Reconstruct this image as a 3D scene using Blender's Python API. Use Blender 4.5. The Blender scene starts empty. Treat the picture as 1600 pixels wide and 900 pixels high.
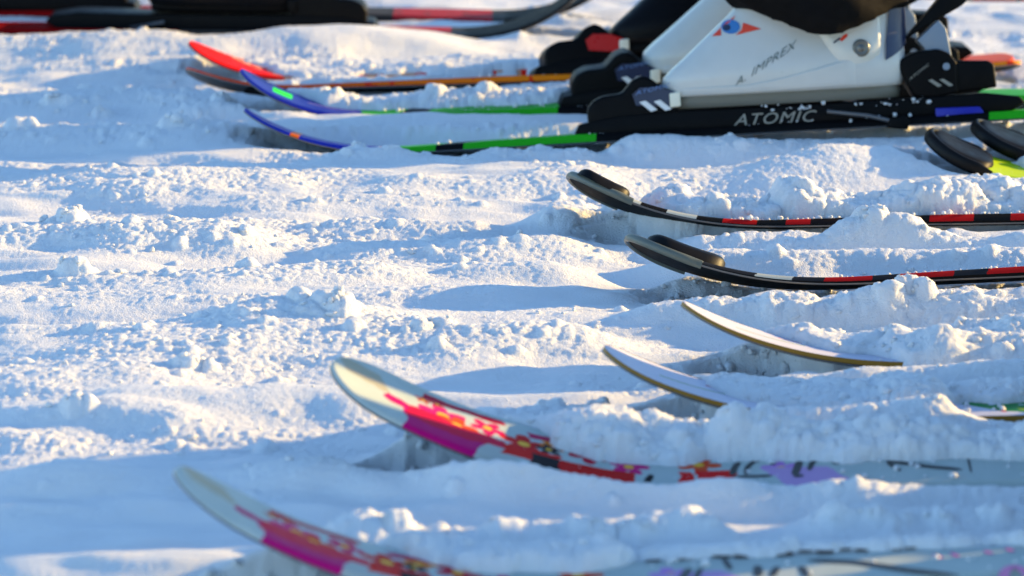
import bpy, bmesh, math, random
import numpy as np
from mathutils import Matrix, Vector

sc = bpy.context.scene
col = sc.collection
R = math.radians

# ------------------------------------------------------------------ camera, sky, sun, exposure
SUN_EL, SUN_AZ = R(13.0), R(18.0)          # azimuth measured from +x (right) towards +y (away)
cam_d = bpy.data.cameras.new('camera')
cam = bpy.data.objects.new('camera', cam_d)
col.objects.link(cam)
cam.location = (0, 0, .85)
cam.rotation_euler = (R(90) - (R(10) + 245 / 6000), 0, 0)
cam_d.sensor_width = 36
cam_d.lens = 135
cam_d.clip_start = .05
cam_d.clip_end = 2000
cam_d.dof.use_dof = True
cam_d.dof.focus_distance = 4.02
cam_d.dof.aperture_fstop = 7.5
sc.camera = cam

world = bpy.data.worlds.new('World')
sc.world = world
world.use_nodes = True
wn, wl = world.node_tree.nodes, world.node_tree.links
sky = wn.new('ShaderNodeTexSky')
sky.sky_type = 'NISHITA'
sky.sun_disc = False
sky.sun_elevation = SUN_EL
sky.sun_rotation = R(90) - SUN_AZ
sky.altitude = 1800
sky.air_density = 1.3
sky.dust_density = .1
sky.ozone_density = 3.2
wl.new(sky.outputs[0], wn['Background'].inputs[0])
wn['Background'].inputs[1].default_value = .15

sun_d = bpy.data.lights.new('sun', 'SUN')
sun_d.energy = 4.1
sun_d.angle = R(.6)
sun_d.color = (1, .66, .23)
sun = bpy.data.objects.new('sun', sun_d)
col.objects.link(sun)
sun.location = (3, 3, 3)
sd = Vector((math.cos(SUN_EL) * math.cos(SUN_AZ), math.cos(SUN_EL) * math.sin(SUN_AZ), math.sin(SUN_EL)))
sun.rotation_euler = sd.to_track_quat('Z', 'Y').to_euler()

sc.view_settings.view_transform = 'Standard'
sc.view_settings.look = 'None'
sc.view_settings.gamma = 1
sc.view_settings.exposure = 1.45

rng = np.random.default_rng(7)
random.seed(7)

# ------------------------------------------------------------------ node expression helper
class X:
    nt = None
    def __init__(s, v): s.v = v
    @staticmethod
    def put(sock, val):
        if isinstance(val, X): val = val.v
        if isinstance(val, (int, float)): sock.default_value = val
        elif isinstance(val, tuple): sock.default_value = (*val[:3], 1)
        else: X.nt.links.new(val, sock)
    @staticmethod
    def op(o, *a):
        n = X.nt.nodes.new('ShaderNodeMath'); n.operation = o
        for i, q in enumerate(a): X.put(n.inputs[i], q)
        return X(n.outputs[0])
    def __add__(s, o): return X.op('ADD', s, o)
    def __radd__(s, o): return X.op('ADD', o, s)
    def __sub__(s, o): return X.op('SUBTRACT', s, o)
    def __rsub__(s, o): return X.op('SUBTRACT', o, s)
    def __mul__(s, o): return X.op('MULTIPLY', s, o)
    def __rmul__(s, o): return X.op('MULTIPLY', o, s)
    def __truediv__(s, o): return X.op('DIVIDE', s, o)
    def __gt__(s, o): return X.op('GREATER_THAN', s, o)
    def __lt__(s, o): return X.op('LESS_THAN', s, o)
    def __and__(s, o): return X.op('MULTIPLY', s, o)
    def __or__(s, o): return X.op('MAXIMUM', s, o)

def box(a, lo, hi): return (a > lo) & (a < hi)
def mixc(m, a, b):
    n = X.nt.nodes.new('ShaderNodeMix'); n.data_type = 'RGBA'
    X.put(n.inputs[0], m); X.put(n.inputs[6], a); X.put(n.inputs[7], b)
    return X(n.outputs[2])
def noise(scale, detail=2, vec=None, seed=0., rough=.5):
    n = X.nt.nodes.new('ShaderNodeTexNoise'); n.noise_dimensions = '4D'
    n.inputs['W'].default_value = seed
    n.inputs['Scale'].default_value = scale; n.inputs['Detail'].default_value = detail
    n.inputs['Roughness'].default_value = rough
    if vec is not None: X.nt.links.new(vec, n.inputs['Vector'])
    return X(n.outputs[0])
def coord(kind='Object'):
    n = X.nt.nodes.new('ShaderNodeTexCoord')
    return n.outputs[kind]
def uv():
    n = X.nt.nodes.new('ShaderNodeUVMap'); n.uv_map = 'uv'
    q = X.nt.nodes.new('ShaderNodeSeparateXYZ'); X.nt.links.new(n.outputs[0], q.inputs[0])
    return X(q.outputs[0]), X(q.outputs[1]), n.outputs[0]
def srgb(h):
    h = h.lstrip('#'); r = []
    for i in (0, 2, 4):
        c = int(h[i:i + 2], 16) / 255
        r.append(c / 12.92 if c <= .04045 else ((c + .055) / 1.055) ** 2.4)
    return tuple(r)
def mat(name, fn, rough=.4, spec=.5, metal=0., coat=0., bump=None, wear=.0):
    m = bpy.data.materials.new(name); m.use_nodes = True
    X.nt = m.node_tree
    b = m.node_tree.nodes['Principled BSDF']
    c = fn() if callable(fn) else fn
    if not callable(fn):                       # a plain colour still gets a little uneven tone
        t = noise(60, 3, coord(), 3.3)
        c = mixc(t * .35, c, tuple(q * .72 for q in c))
    X.put(b.inputs['Base Color'], c)
    n = noise(90, 4, coord(), 1.7)
    X.put(b.inputs['Roughness'], n * .3 + (rough - .15))
    b.inputs['Specular IOR Level'].default_value = spec
    b.inputs['Metallic'].default_value = metal
    b.inputs['Coat Weight'].default_value = coat
    b.inputs['Coat Roughness'].default_value = .12
    if bump:
        bn = m.node_tree.nodes.new('ShaderNodeBump')
        bn.inputs['Strength'].default_value = bump[0]; bn.inputs['Distance'].default_value = bump[1]
        X.put(bn.inputs['Height'], noise(bump[2], 4, coord(), .5))
        m.node_tree.links.new(bn.outputs[0], b.inputs['Normal'])
    return m

# ------------------------------------------------------------------ mesh helpers
def link(o, parent=None):
    col.objects.link(o)
    if parent is not None: o.parent = parent
    return o
def tag(o, label=None, cat=None, group=None, kind=None):
    for k, v in (('label', label), ('category', cat), ('group', group), ('kind', kind)):
        if v: o[k] = v
    return o
def mesh_np(name, V, Q, m, parent=None, smooth=True, uvs=None):
    """V (n,3), Q (k,4) or (k,3) index array"""
    V = np.asarray(V, np.float32); Q = np.asarray(Q, np.int32)
    me = bpy.data.meshes.new(name)
    k, c = Q.shape
    me.vertices.add(len(V)); me.vertices.foreach_set('co', V.ravel())
    me.loops.add(k * c); me.loops.foreach_set('vertex_index', Q.ravel())
    me.polygons.add(k); me.polygons.foreach_set('loop_start', np.arange(0, k * c, c, dtype=np.int32))
    me.polygons.foreach_set('use_smooth', np.full(k, smooth))
    if uvs is not None:
        l = me.uv_layers.new(name='uv'); l.data.foreach_set('uv', np.asarray(uvs, np.float32)[Q.ravel()].ravel())
    me.update(calc_edges=True); me.validate()
    me.materials.append(m)
    return link(bpy.data.objects.new(name, me), parent)
def grid_q(nu, nv, closed=False):
    i = np.arange(nu - 1)[:, None]; j = np.arange(nv if closed else nv - 1)[None]
    j2 = (j + 1) % nv
    return np.stack([i * nv + j, i * nv + j2, (i + 1) * nv + j2, (i + 1) * nv + j], -1).reshape(-1, 4)
def bm_obj(name, bm, m, parent=None, smooth=False):
    bmesh.ops.recalc_face_normals(bm, faces=bm.faces)
    me = bpy.data.meshes.new(name); bm.to_mesh(me); bm.free()
    me.materials.append(m)
    if smooth:
        for p in me.polygons: p.use_smooth = True
    o = link(bpy.data.objects.new(name, me), parent)
    return o
def extrude_prof(name, pts, y0, y1, m, parent=None, bev=.003, seg=3, z0=0., x0=0.):
    """side-view outline (x,z) extruded across, edges rounded"""
    bm = bmesh.new()
    a = [bm.verts.new((x + x0, y0, z + z0)) for x, z in pts]
    f = bm.faces.new(a)
    r = bmesh.ops.extrude_face_region(bm, geom=[f])
    for v in r['geom']:
        if isinstance(v, bmesh.types.BMVert): v.co.y = y1
    bmesh.ops.recalc_face_normals(bm, faces=bm.faces)
    if bev: bmesh.ops.bevel(bm, geom=list(bm.edges), offset=bev, segments=seg, profile=.6, affect='EDGES', clamp_overlap=True)
    o = bm_obj(name, bm, m, parent, True)
    return o
def bar(name, pts, rad, m, parent=None, n=8):
    pts = [Vector(p) for p in pts]; V = []
    for i, p in enumerate(pts):
        t = (pts[min(i + 1, len(pts) - 1)] - pts[max(i - 1, 0)]).normalized()
        a = t.cross(Vector((.3, .2, 1))).normalized(); b = t.cross(a)
        for k in range(n):
            w = 2 * math.pi * k / n; V.append(p + (a * math.cos(w) + b * math.sin(w)) * rad)
    Q = grid_q(len(pts), n, True)
    o = mesh_np(name, np.array([tuple(v) for v in V]), Q, m, parent)
    return o
def text_mesh(body, size, shear=0., extr=0., spacing=1.):
    cu = bpy.data.curves.new('lettering', 'FONT'); cu.body = body; cu.size = size; cu.shear = shear
    cu.space_character = spacing; cu.resolution_u = 3
    o = bpy.data.objects.new('lettering', cu); col.objects.link(o)
    dg = bpy.context.evaluated_depsgraph_get()
    me = bpy.data.meshes.new_from_object(o.evaluated_get(dg))
    bpy.data.objects.remove(o); bpy.data.curves.remove(cu)
    return me
def stroke_mesh(name, strokes, zf, m, parent, off=.0006):
    """ribbons in ski coordinates (u along, v across), laid on the top sheet"""
    V, Q = [], []
    for pts, wd in strokes:
        pts = np.array(pts, float)
        t = np.linspace(0, len(pts) - 1, 14); p = np.stack([np.interp(t, range(len(pts)), pts[:, k]) for k in (0, 1)], -1)
        d = np.gradient(p, axis=0); d /= np.linalg.norm(d, axis=1)[:, None] + 1e-9
        nrm = np.stack([-d[:, 1], d[:, 0]], -1)
        ww = wd * np.sqrt(np.clip(1 - np.linspace(-1, 1, 14)[:, None] ** 6, .05, 1))
        b = len(V)
        for i in range(14):
            for s in (-1, 1):
                q = p[i] + nrm[i] * ww[i] * s / 2
                V.append((q[0], q[1], zf(q[0]) + off))
        Q += [[b + 2 * i, b + 2 * i + 1, b + 2 * i + 3, b + 2 * i + 2] for i in range(13)]
    return mesh_np(name, np.array(V), np.array(Q), m, parent, False)

# ------------------------------------------------------------------ noise in numpy
_T = rng.random((256, 256)).astype(np.float32)
_T3 = rng.random((64, 64, 64)).astype(np.float32)
def vn(x, y, s, seed=0):
    x = x / s + seed * 17.31; y = y / s + seed * 9.77
    xi = np.floor(x); yi = np.floor(y); fx = x - xi; fy = y - yi
    fx = fx * fx * fx * (fx * (fx * 6 - 15) + 10); fy = fy * fy * fy * (fy * (fy * 6 - 15) + 10)
    xi = xi.astype(int); yi = yi.astype(int)
    a = _T[xi & 255, yi & 255]; b = _T[(xi + 1) & 255, yi & 255]
    c = _T[xi & 255, (yi + 1) & 255]; d = _T[(xi + 1) & 255, (yi + 1) & 255]
    return (a + (b - a) * fx) + ((c + (d - c) * fx) - (a + (b - a) * fx)) * fy
def vn3(p, s, seed=0):
    q = p / s + np.array([seed * 7.3, seed * 3.9, seed * 5.1])
    i = np.floor(q); f = (q - i).astype(np.float32); i = i.astype(np.int64); f = f * f * (3 - 2 * f)
    r = 0
    for a in (0, 1):
        for b in (0, 1):
            for c in (0, 1):
                w = (f[:, 0] if a else 1 - f[:, 0]) * (f[:, 1] if b else 1 - f[:, 1]) * (f[:, 2] if c else 1 - f[:, 2])
                r = r + w * _T3[(i[:, 0] + a) & 63, (i[:, 1] + b) & 63, (i[:, 2] + c) & 63]
    return r
def worley(p, s, seed=0):
    """distance to the nearest of scattered points, 0..~1"""
    q = p / s + np.array([seed * 7.3, seed * 3.9, seed * 5.1]); i = np.floor(q - .5).astype(np.int64); best = np.full(len(p), 9., np.float32)
    for a in (0, 1):
        for b in (0, 1):
            for c in (0, 1):
                ci = i + np.array([a, b, c])
                k = (ci[:, 0] & 63, ci[:, 1] & 63, ci[:, 2] & 63)
                d = 0
                for ax in range(3):
                    o = _T3[(k[0] + 13 * ax) & 63, (k[1] + 29 * ax) & 63, (k[2] + 7 * ax) & 63]
                    e = (ci[:, ax] + .15 + .7 * o - q[:, ax]).astype(np.float32); d = d + e * e
                np.minimum(best, d, out=best)
    return np.sqrt(best)
def sstep(a, b, x):
    t = np.clip((x - a) / (b - a), 0, 1); return t * t * (3 - 2 * t)

# ------------------------------------------------------------------ where the skis lie (metres, radians)
# x, y, z of the point .45 m behind the tip, yaw, pitch, roll, tip length, tip angle, tip exponent, shovel width, ski length
SK = {
 'A': (.171, 2.815, .001, .121, -.015, .007, .335, .679, 1.002, .105, 1.45),
 'B': (.277, 3.128, -.001, -.047, -.022, .087, .35, .606, .923, .106, 1.45),
 'C': (.52, 3.335, 0, -.022, -.001, -.083, .262, .538, 1.29, .104, 1.35),
 'D': (.60, 3.543, .001, -.001, -.004, -.121, .254, .535, 1.321, .104, 1.35),
 'E': (.557, 3.911, .005, .118, -.021, -.265, .263, .597, 1.53, .107, 1.4),
 'F': (.498, 4.192, .003, .123, .008, -.246, .25, .61, 1.392, .106, 1.4),
 'G': (.932, 4.467, -.001, -.108, -.008, .009, .215, .646, 1.62, .105, 1.3),
 'H': (1.001, 4.581, -.003, -.043, -.012, .039, .235, .55, 1.505, .104, 1.3),
 'I': (.103, 4.736, 0, .003, -.055, -.159, .232, .657, 1.331, .105, 1.3),
 'J': (.079, 4.977, -.002, .039, -.019, -.032, .202, .71, 1.149, .103, 1.3),
 'K': (.001, 5.167, 0, .15, -.006, -.25, .186, .513, 1.66, .106, 1.16),
 'L': (-.009, 5.289, -.003, .032, -.014, -.017, .206, .598, 1.338, .104, 1.16),
 'M': (-.32, 5.62, .002, math.pi, -.01, 0, .22, .85, 1.2, .105, 1.15),
 'N': (-.26, 5.80, .002, math.pi, -.01, 0, .22, .85, 1.2, .105, 1.15),
 'O': (.95, 6.02, .0, .02, 0, 0, .22, .6, 1.2, .105, 1.2),
}
def ski_shape(k, n=150):
    x0, y0, z0, yaw, pitch, roll, Lt, A, q, W, L = SK[k]
    u = np.concatenate([.03 * (np.linspace(0, 1, 13)[:-1]) ** 2, np.linspace(.03, .45, 70)[:-1], np.linspace(.45, L - .02, 50)[:-1], L - .02 * (1 - np.linspace(0, 1, 8)) ** 2])
    ang = np.where(u < Lt, A * np.clip(1 - u / Lt, 0, 1) ** q, 0)
    ang = ang - .10 * np.clip((u - (L - .12)) / .12, 0, 1)
    du = np.diff(u); am = (ang[1:] + ang[:-1]) / 2
    Xx = np.concatenate([[0], np.cumsum(np.cos(am) * du)]); Z = np.concatenate([[0], -np.cumsum(np.sin(am) * du)])
    j = np.searchsorted(u, .5); Z -= Z[j]; Xx += u[j] - Xx[j]   # on the flat part X equals the length along the ski
    Lr = .06
    w = W * np.sqrt(np.clip(1 - (1 - np.minimum(u / Lr, 1)) ** 2.2, 0, 1))
    ws = W * .66; t = np.clip((u - .12) / .55, 0, 1); s = W + (ws - W) * (t * t * (3 - 2 * t))
    t2 = np.clip((u - .72) / (L - .72), 0, 1); s = np.where(u > .72, ws + (W * .85 - ws) * t2 ** 1.6, s)
    w = np.where(u < Lr, w, s)
    w = w * np.sqrt(np.clip(1 - np.clip((u - (L - .022)) / .0225, 0, 1) ** 3, 0, 1))
    th = .005 + .007 * np.clip((u - .03) / .4, 0, 1) - .005 * np.clip((u - (L - .3)) / .3, 0, 1)
    return u, Xx, Z, w, th, ang
def ski_matrix(k):
    x0, y0, z0, yaw, pitch, roll = SK[k][:6]
    return Matrix.Translation((x0, y0, z0)) @ Matrix.Rotation(yaw, 4, 'Z') @ Matrix.Rotation(pitch, 4, 'Y') @ Matrix.Rotation(roll, 4, 'X') @ Matrix.Translation((-.45, 0, 0))
SHAPE = {k: ski_shape(k) for k in SK}
def ski_local(k, x, y):
    """plan coordinates of ground points in a ski's frame, and base / top height of the ski there"""
    x0, y0, z0, yaw, pitch, roll = SK[k][:6]
    dx, dy = x - x0, y - y0
    lx = math.cos(yaw) * dx + math.sin(yaw) * dy + .45; lv = -math.sin(yaw) * dx + math.cos(yaw) * dy
    u, Xx, Z, w, th, ang = SHAPE[k]
    zb = z0 - math.sin(pitch) * (lx - .45) + np.interp(lx, Xx, Z) + math.sin(roll) * lv
    return lx, lv, zb, zb + np.interp(lx, Xx, th), np.interp(lx, Xx, w, left=0, right=0)

# ------------------------------------------------------------------ the snow
# banks: x0,y0,x1,y1 crest line, half depth, height, lumpiness, profile power
RIDGES = [
 (-0.503, 3.064, -0.149, 3.092, 0.042, 0.02, 0.25, 2),
 (-0.171, 3.092, -0.011, 3.083, 0.035, 0.024, 0.45, 2.5),
 (-0.011, 3.083, 0.175, 3.077, 0.035, 0.024, 0.6, 3),
 (0.175, 3.068, 0.286, 3.072, 0.03, 0.014, 0.5, 3),
 (0.287, 3.076, 0.506, 3.083, 0.035, 0.02, 0.5, 3),
 (-0.121, 2.913, 0.147, 2.931, 0.025, 0.018, 0.8, 2.5),
 (0.262, 2.968, 0.463, 2.975, 0.028, 0.016, 0.8, 2.5),
 (-0.017, 3.324, 0.115, 3.336, 0.03, 0.014, 0.75, 2),
 (0.241, 3.256, 0.364, 3.252, 0.026, 0.026, 0.6, 2),
 (0.364, 3.256, 0.504, 3.252, 0.024, 0.017, 0.6, 2),
 (0.254, 3.438, 0.367, 3.453, 0.02, 0.012, 0.3, 2),
 (0.355, 3.443, 0.533, 3.453, 0.03, 0.02, 0.3, 2),
 (0.147, 3.728, 0.281, 3.736, 0.022, 0.026, 0.9, 2.5),
 (0.28, 3.728, 0.383, 3.736, 0.022, 0.022, 0.9, 2.5),
 (0.375, 3.722, 0.434, 3.736, 0.022, 0.03, 0.9, 2.5),
 (0.433, 3.722, 0.573, 3.728, 0.025, 0.02, 0.6, 2.5),
 (0.19, 3.987, 0.614, 4.007, 0.03, 0.013, 0.5, 2),
 (0.305, 4.07, 0.624, 4.074, 0.022, 0.017, 0.6, 2.5),
 (0.368, 4.081, 0.417, 4.081, 0.02, 0.024, 0.6, 2.5),
 (-0.269, 4.277, -0.117, 4.295, 0.05, 0.014, 0.35, 2),
 (-0.119, 4.364, 0.075, 4.391, 0.05, 0.014, 0.4, 2),
 (0.075, 4.411, 0.341, 4.471, 0.07, 0.022, 0.4, 2),
 (0.302, 4.451, 0.52, 4.512, 0.07, 0.026, 0.3, 2),
 (0.496, 4.295, 0.661, 4.326, 0.04, 0.028, 0.8, 2),
 (-0.206, 4.592, -0.148, 4.592, 0.025, 0.015, 0.7, 2),
 (-0.016, 4.617, 0.078, 4.622, 0.025, 0.012, 0.7, 2),
 (0.158, 4.661, 0.601, 4.67, 0.04, 0.016, 0.6, 2),
 (-0.4, 4.93, -0.317, 4.93, 0.035, 0.022, 0.8, 2),
 (-0.301, 4.815, 0.082, 4.834, 0.025, 0.005, 0.6, 2),
 (-0.52, 5.413, -0.257, 5.448, 0.09, 0.032, 0.3, 2),
 (-0.276, 5.472, -0.147, 5.46, 0.08, 0.022, 0.1, 2),
 (-0.831, 5.484, -0.516, 5.472, 0.05, 0.018, 0.5, 2),
 (-0.343, 3.571, -0.148, 3.611, 0.1, 0.018, 0.62, 2),
 (-0.239, 3.679, -0.152, 3.693, 0.05, 0.022, 0.75, 2),
 (-0.099, 3.611, 0.05, 3.624, 0.05, 0.014, 0.8, 2),
 (-0.506, 3.468, -0.369, 3.468, 0.05, 0.014, 0.55, 2),
 (-0.426, 3.347, -0.308, 3.312, 0.035, 0.01, 0.3, 2),
 (-0.558, 4.098, -0.328, 4.098, 0.06, 0.02, 0.8, 2),
 (-0.392, 3.892, -0.16, 3.917, 0.05, 0.014, 0.7, 2),
 (-0.562, 3.824, -0.379, 3.824, 0.06, 0.014, 0.35, 2),
 (-0.165, 4.047, 0.042, 4.064, 0.05, 0.014, 0.5, 2),
 (-0.094, 3.949, 0.04, 3.949, 0.04, 0.01, 0.35, 2),
 (-0.118, 3.824, -0.026, 3.84, 0.04, 0.01, 0.5, 2),
 (-0.336, 3.371, -0.162, 3.371, 0.06, 0.022, 0.2, 2),
 (0.057, 4.203, 0.144, 4.221, 0.03, 0.022, 0.6, 2),
 (-0.644, 4.411, -0.284, 4.411, 0.07, 0.02, 0.5, 2),
 (-0.694, 4.773, -0.38, 4.773, 0.07, 0.014, 0.65, 2),
 (-0.732, 5.04, -0.425, 5.04, 0.08, 0.012, 0.7, 2),
 (-0.115, 3.736, 0.128, 3.736, 0.05, 0.006, 0.2, 2),
]
# piles lying on skis: ski, from X, to X, lateral start, height over the ski, lumpiness
PILES = [
 ('A', 0.199, 0.381, 0.014, 0.016, 0.9),
 ('A', 0.384, 3.0, 0.034, 0.01, 0.7),
 ('B', 0.197, 0.346, -0.004, 0.021, 0.9),
 ('B', 0.33, 3.0, 0.01, 0.024, 0.9),
 ('C', 0.122, 0.318, -0.03, 0.01, 0.5),
 ('C', 0.187, 0.324, 0.004, 0.016, 0.6),
 ('C', 0.324, 3.0, 0.014, 0.012, 0.7),
 ('D', 0.126, 0.209, -0.02, 0.016, 0.4),
 ('D', 0.196, 3.0, -0.055, 0.022, 0.5),
 ('F', 0.111, 0.266, -0.014, 0.02, 0.95),
 ('F', 0.242, 3.0, -0.016, 0.034, 1.0),
 ('G', 0.097, 3.0, 0.01, 0.02, 0.6),
 ('J', 0.102, 0.45, -0.008, 0.012, 0.9),
 ('L', 0.118, 0.529, -0.045, 0.006, 0.4),
 ('K', 0.124, 0.365, 0.01, 0.012, 0.4),
]
# single big chunks: x, y, radius, sink
CHUNKS = [
 (-0.425, 4.76, 0.018, 0.004),
 (-0.451, 3.892, 0.017, 0.004),
 (-0.39, 3.324, 0.012, 0.003),
 (-0.486, 4.143, 0.02, 0.005),
 (-0.378, 4.98, 0.016, 0.003),
 (-0.175, 3.657, 0.02, 0.006),
 (-0.3, 3.493, 0.012, 0.003),
 (-0.418, 4.167, 0.014, 0.004),
 (0.081, 3.371, 0.01, 0.002),
 (0.04, 3.347, 0.01, 0.002),
 (0.554, 4.411, 0.02, 0.004),
 (0.165, 3.31, 0.014, 0.002),
 (-0.188, 4.626, 0.015, 0.003),
 (0.031, 4.644, 0.014, 0.003),
 (-0.158, 4.67, 0.012, 0.003),
 (-0.594, 4.99, 0.014, 0.003),
 (-0.535, 4.95, 0.012, 0.003),
 (-0.622, 4.773, 0.014, 0.003),
 (-0.23, 3.736, 0.013, 0.003),
 (-0.068, 3.624, 0.012, 0.003),
 (0.101, 2.916, 0.009, 0.002),
 (0.066, 2.913, 0.01, 0.002),
 (0.051, 2.92, 0.008, 0.002),
 (-0.01, 2.913, 0.008, 0.002),
 (-0.055, 2.913, 0.009, 0.002),
 (-0.091, 2.913, 0.01, 0.002),
 (0.287, 2.957, 0.008, 0.002),
 (0.307, 2.957, 0.007, 0.002),
 (0.343, 2.962, 0.009, 0.002),
 (0.39, 2.968, 0.009, 0.002),
 (0.155, 3.208, 0.014, 0.002),
 (0.4, 3.742, 0.012, 0),
 (0.393, 4.087, 0.012, 0),
]

def axis(lo, hi, steps, out, n):
    """dense samples between lo and hi (list of (to, step)), then stretched to +-out"""
    a = [lo]
    for to, st in steps:
        m = max(1, int(round((to - a[-1]) / st))); a += list(np.linspace(a[-1], to, m + 1)[1:])
    g = lambda d0, dist: d0 + (np.geomspace(.004, dist, n))
    return np.concatenate([(lo - np.geomspace(.004, out, n))[::-1], a, hi + np.geomspace(.004, out, n)])
gx = axis(-.72, .78, [(.78, .0020)], 400, 48)
gy = axis(2.52, 6.35, [(3.0, .0035), (4.65, .0020), (6.35, .0055)], 400, 48)
NX, NY = len(gx), len(gy)
GX, GY = np.meshgrid(gx, gy)            # (NY,NX)
x = GX.ravel(); y = GY.ravel()
inner = ((x > -.95) & (x < 1.6) & (y > 2.3) & (y < 6.6))
fade = np.exp(-np.maximum(0, np.maximum(np.abs(x) - 1.2, np.abs(y - 4.3) - 2.4)) * .6)
H = (vn(x, y * 3.2, .42, 1) - .5) * .022 + (vn(x, y * 3.0, .17, 2) - .5) * .012 + (vn(x, y * 1.6, .06, 3) - .5) * .006
H += ((vn(x * .2, y, .035, 51) - .5) * .009 + (vn(x * .3, y, .016, 52) - .5) * .004) * fade     # long shallow ruts
H = H * (.35 + .65 * fade) + (vn(x, y, 6., 4) - .5) * .35 * (1 - fade) + (vn(x, y, 40., 5) - .5) * 2.5 * sstep(15, 80, np.hypot(x, y))
lump = np.clip((vn(x, y * 2.6, .17, 8) * .7 + vn(x, y * 2.2, .07, 9) * .3 - .50) * 3.2, 0, 1) * .6 * fade
rough = .15 + lump * .85
for (x0, y0, x1, y1, ly, h, lu, pw) in RIDGES:
    sel = np.where((x > x0 - .3) & (x < x1 + .3) & (y > min(y0, y1) - 3 * ly) & (y < max(y0, y1) + 3 * ly))[0]
    if not len(sel): continue
    xx, yy = x[sel], y[sel]
    t = np.clip((xx - x0) / max(x1 - x0, 1e-3), 0, 1)
    yc = y0 + (y1 - y0) * t + (vn(xx, xx * 0, .08, 11) - .5) * ly * .7
    ex = np.maximum(0, np.maximum(x0 - xx, xx - x1)) / max(.035, ly * 1.3)
    hh = h * (.55 + .9 * vn(xx, yy * .5, max(.055, ly * 2.6), 12 + h * 100)) * np.exp(-ex ** 2)
    prof = np.exp(-np.abs((yy - yc) / ly) ** pw) * np.exp(-ex ** 2)
    cand = hh * np.exp(-np.abs((yy - yc) / ly) ** pw)
    H[sel] = np.maximum(H[sel], 0) * (1 - prof * .6) + np.minimum(H[sel], 0) * (1 - prof) + cand
    m = prof
    lump[sel] = lump[sel] * (1 - m) + lu * m
    rough[sel] = rough[sel] * (1 - m) + (.12 + .88 * lu) * m
DEEP = dict(A=(.05, 0), B=(.055, .01), C=(.05, .012), D=(.05, .012), E=(.02, .055), F=(.02, .045), G=(.04, .0), H=(.03, 0), K=(.03, .03), I=(.02, .01), J=(.03, 0))   # how far the snow is pressed down under tip / whole ski
keep = np.zeros(len(x), bool)          # ground under a bare ski: stays below it, no lumps
for k in SK:
    near = np.where(inner & (np.hypot(x - SK[k][0], y - SK[k][1]) < 1.3))[0]
    lx, lv, zb, zt, w = ski_local(k, x[near], y[near])
    L = SK[k][10]
    band = (lx > -.09) & (lx < L + .05) & (np.abs(lv) < .14)
    near = near[band]; lx, lv, zb, zt, w = (q[band] for q in (lx, lv, zb, zt, w))
    wob = (vn(x[near], y[near], .030, 21) - .5) * .018
    vcut = np.full(len(near), 1.); ph = np.zeros(len(near)); pl = np.zeros(len(near))
    for (kk, xa, xb, vc, hp, lu) in PILES:
        if kk != k: continue
        s = sstep(xa - .03, xa + .03, lx + wob * 2) * (1 - sstep(xb - .03, xb + .03, lx + wob * 2))
        inn = s > .02
        v0 = vc + (1 - s) * .06 + wob
        vcut = np.where(inn, np.minimum(vcut, v0), vcut)
        ph = np.maximum(ph, hp * s * (.5 + vn(x[near], y[near], .045, 23))); pl = np.maximum(pl, lu * s)
    hw = np.maximum(w / 2, .02)
    dist = np.abs(lv) - hw; dist = np.where(lx < 0, np.hypot(np.maximum(np.abs(lv) - .3 * hw, 0), lx), dist)   # outside the ski when positive
    bare = lv < vcut
    under = 1 - sstep(-.018, .001, dist)                       # snow pressed down, only beneath the ski itself
    trench = 1 - sstep(.0, .03, dist)
    tipz = np.clip(1.1 - lx / .32, 0, 1) ** .7 * sstep(.0, .09, lx)
    Hn = H[near]
    lim = np.minimum(zb - .003, .006) + 1.1 * np.maximum(0, dist - .004)
    dd = DEEP.get(k, (.02, .0))
    Hc = np.where(dist < .03, np.minimum(Hn, lim), Hn) - under * (dd[0] * tipz + dd[1] * sstep(.08, .2, lx))
    prof = np.clip((lv - vcut) / .036, 0, 1) ** .75 * np.exp(-np.clip((lv - hw) / .03, 0, 9) ** 2)
    Hp = np.where(lv < hw + .005, np.maximum(zt, Hn), Hn) + 0
    Hp = np.maximum(Hn, (zt + .002 + ph * prof) * np.where(lv > hw, np.exp(-np.clip((lv - hw) / .04, 0, 9) ** 2), 1))
    # on the near side it is banked up close below the edge, leaving a dark slit
    gap = dict(E=.011, F=.008).get(k, .011)
    fill = np.exp(-(np.clip(dist - .012, 0, 9) / .02) ** 2) * sstep(-.006, .002, dist) * sstep(.05, .16, lx) * (1 - sstep(L - .1, L, lx))
    Hc = np.where(lv < 0, np.maximum(Hc, Hc * (1 - fill) + (np.minimum(zb - gap, .012) + (vn(x[near], y[near], .02, 31) - .5) * .006) * fill), Hc)
    # on the far side the snow leans up against the ski, closing the hollow below it
    lean = sstep(.35, 1.06, lv / hw + (vn(x[near], y[near], .014, 41) - .5) * .28) * np.exp(-np.clip((lv - hw) / .022, 0, 9) ** 2) * sstep(.03, .12, lx) * (1 - sstep(L - .1, L, lx))
    Hc = np.where(lv > 0, np.maximum(Hc, Hc * (1 - lean) + np.minimum(zb - .001 + .006 * (dist > .003), dict(A=.03, B=.034, C=.03, D=.03, E=.024, F=.022).get(k, .02) * (.6 + .8 * vn(x[near], y[near], .03, 42))) * lean), Hc)
    out = np.where(bare, Hc, Hp)
    H[near] = out
    kk_ = bare & (dist < .004) & (lx > -.01) & (lx < L)
    keep[near] |= kk_
    rough[near] = np.where(kk_, .75, rough[near])
    on = (~bare) & (lv < hw + .04)
    lump[near] = np.where(on, np.maximum(lump[near], pl * (prof > .3)), lump[near] * np.where(bare, 1 - trench * .9, 1))
    rough[near] = np.where(on, np.maximum(rough[near], .3 + .7 * pl), rough[near])
H2 = H.reshape(NY, NX); L2 = lump.reshape(NY, NX); K2 = keep.reshape(NY, NX)
Horig = H2.copy()
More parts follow.
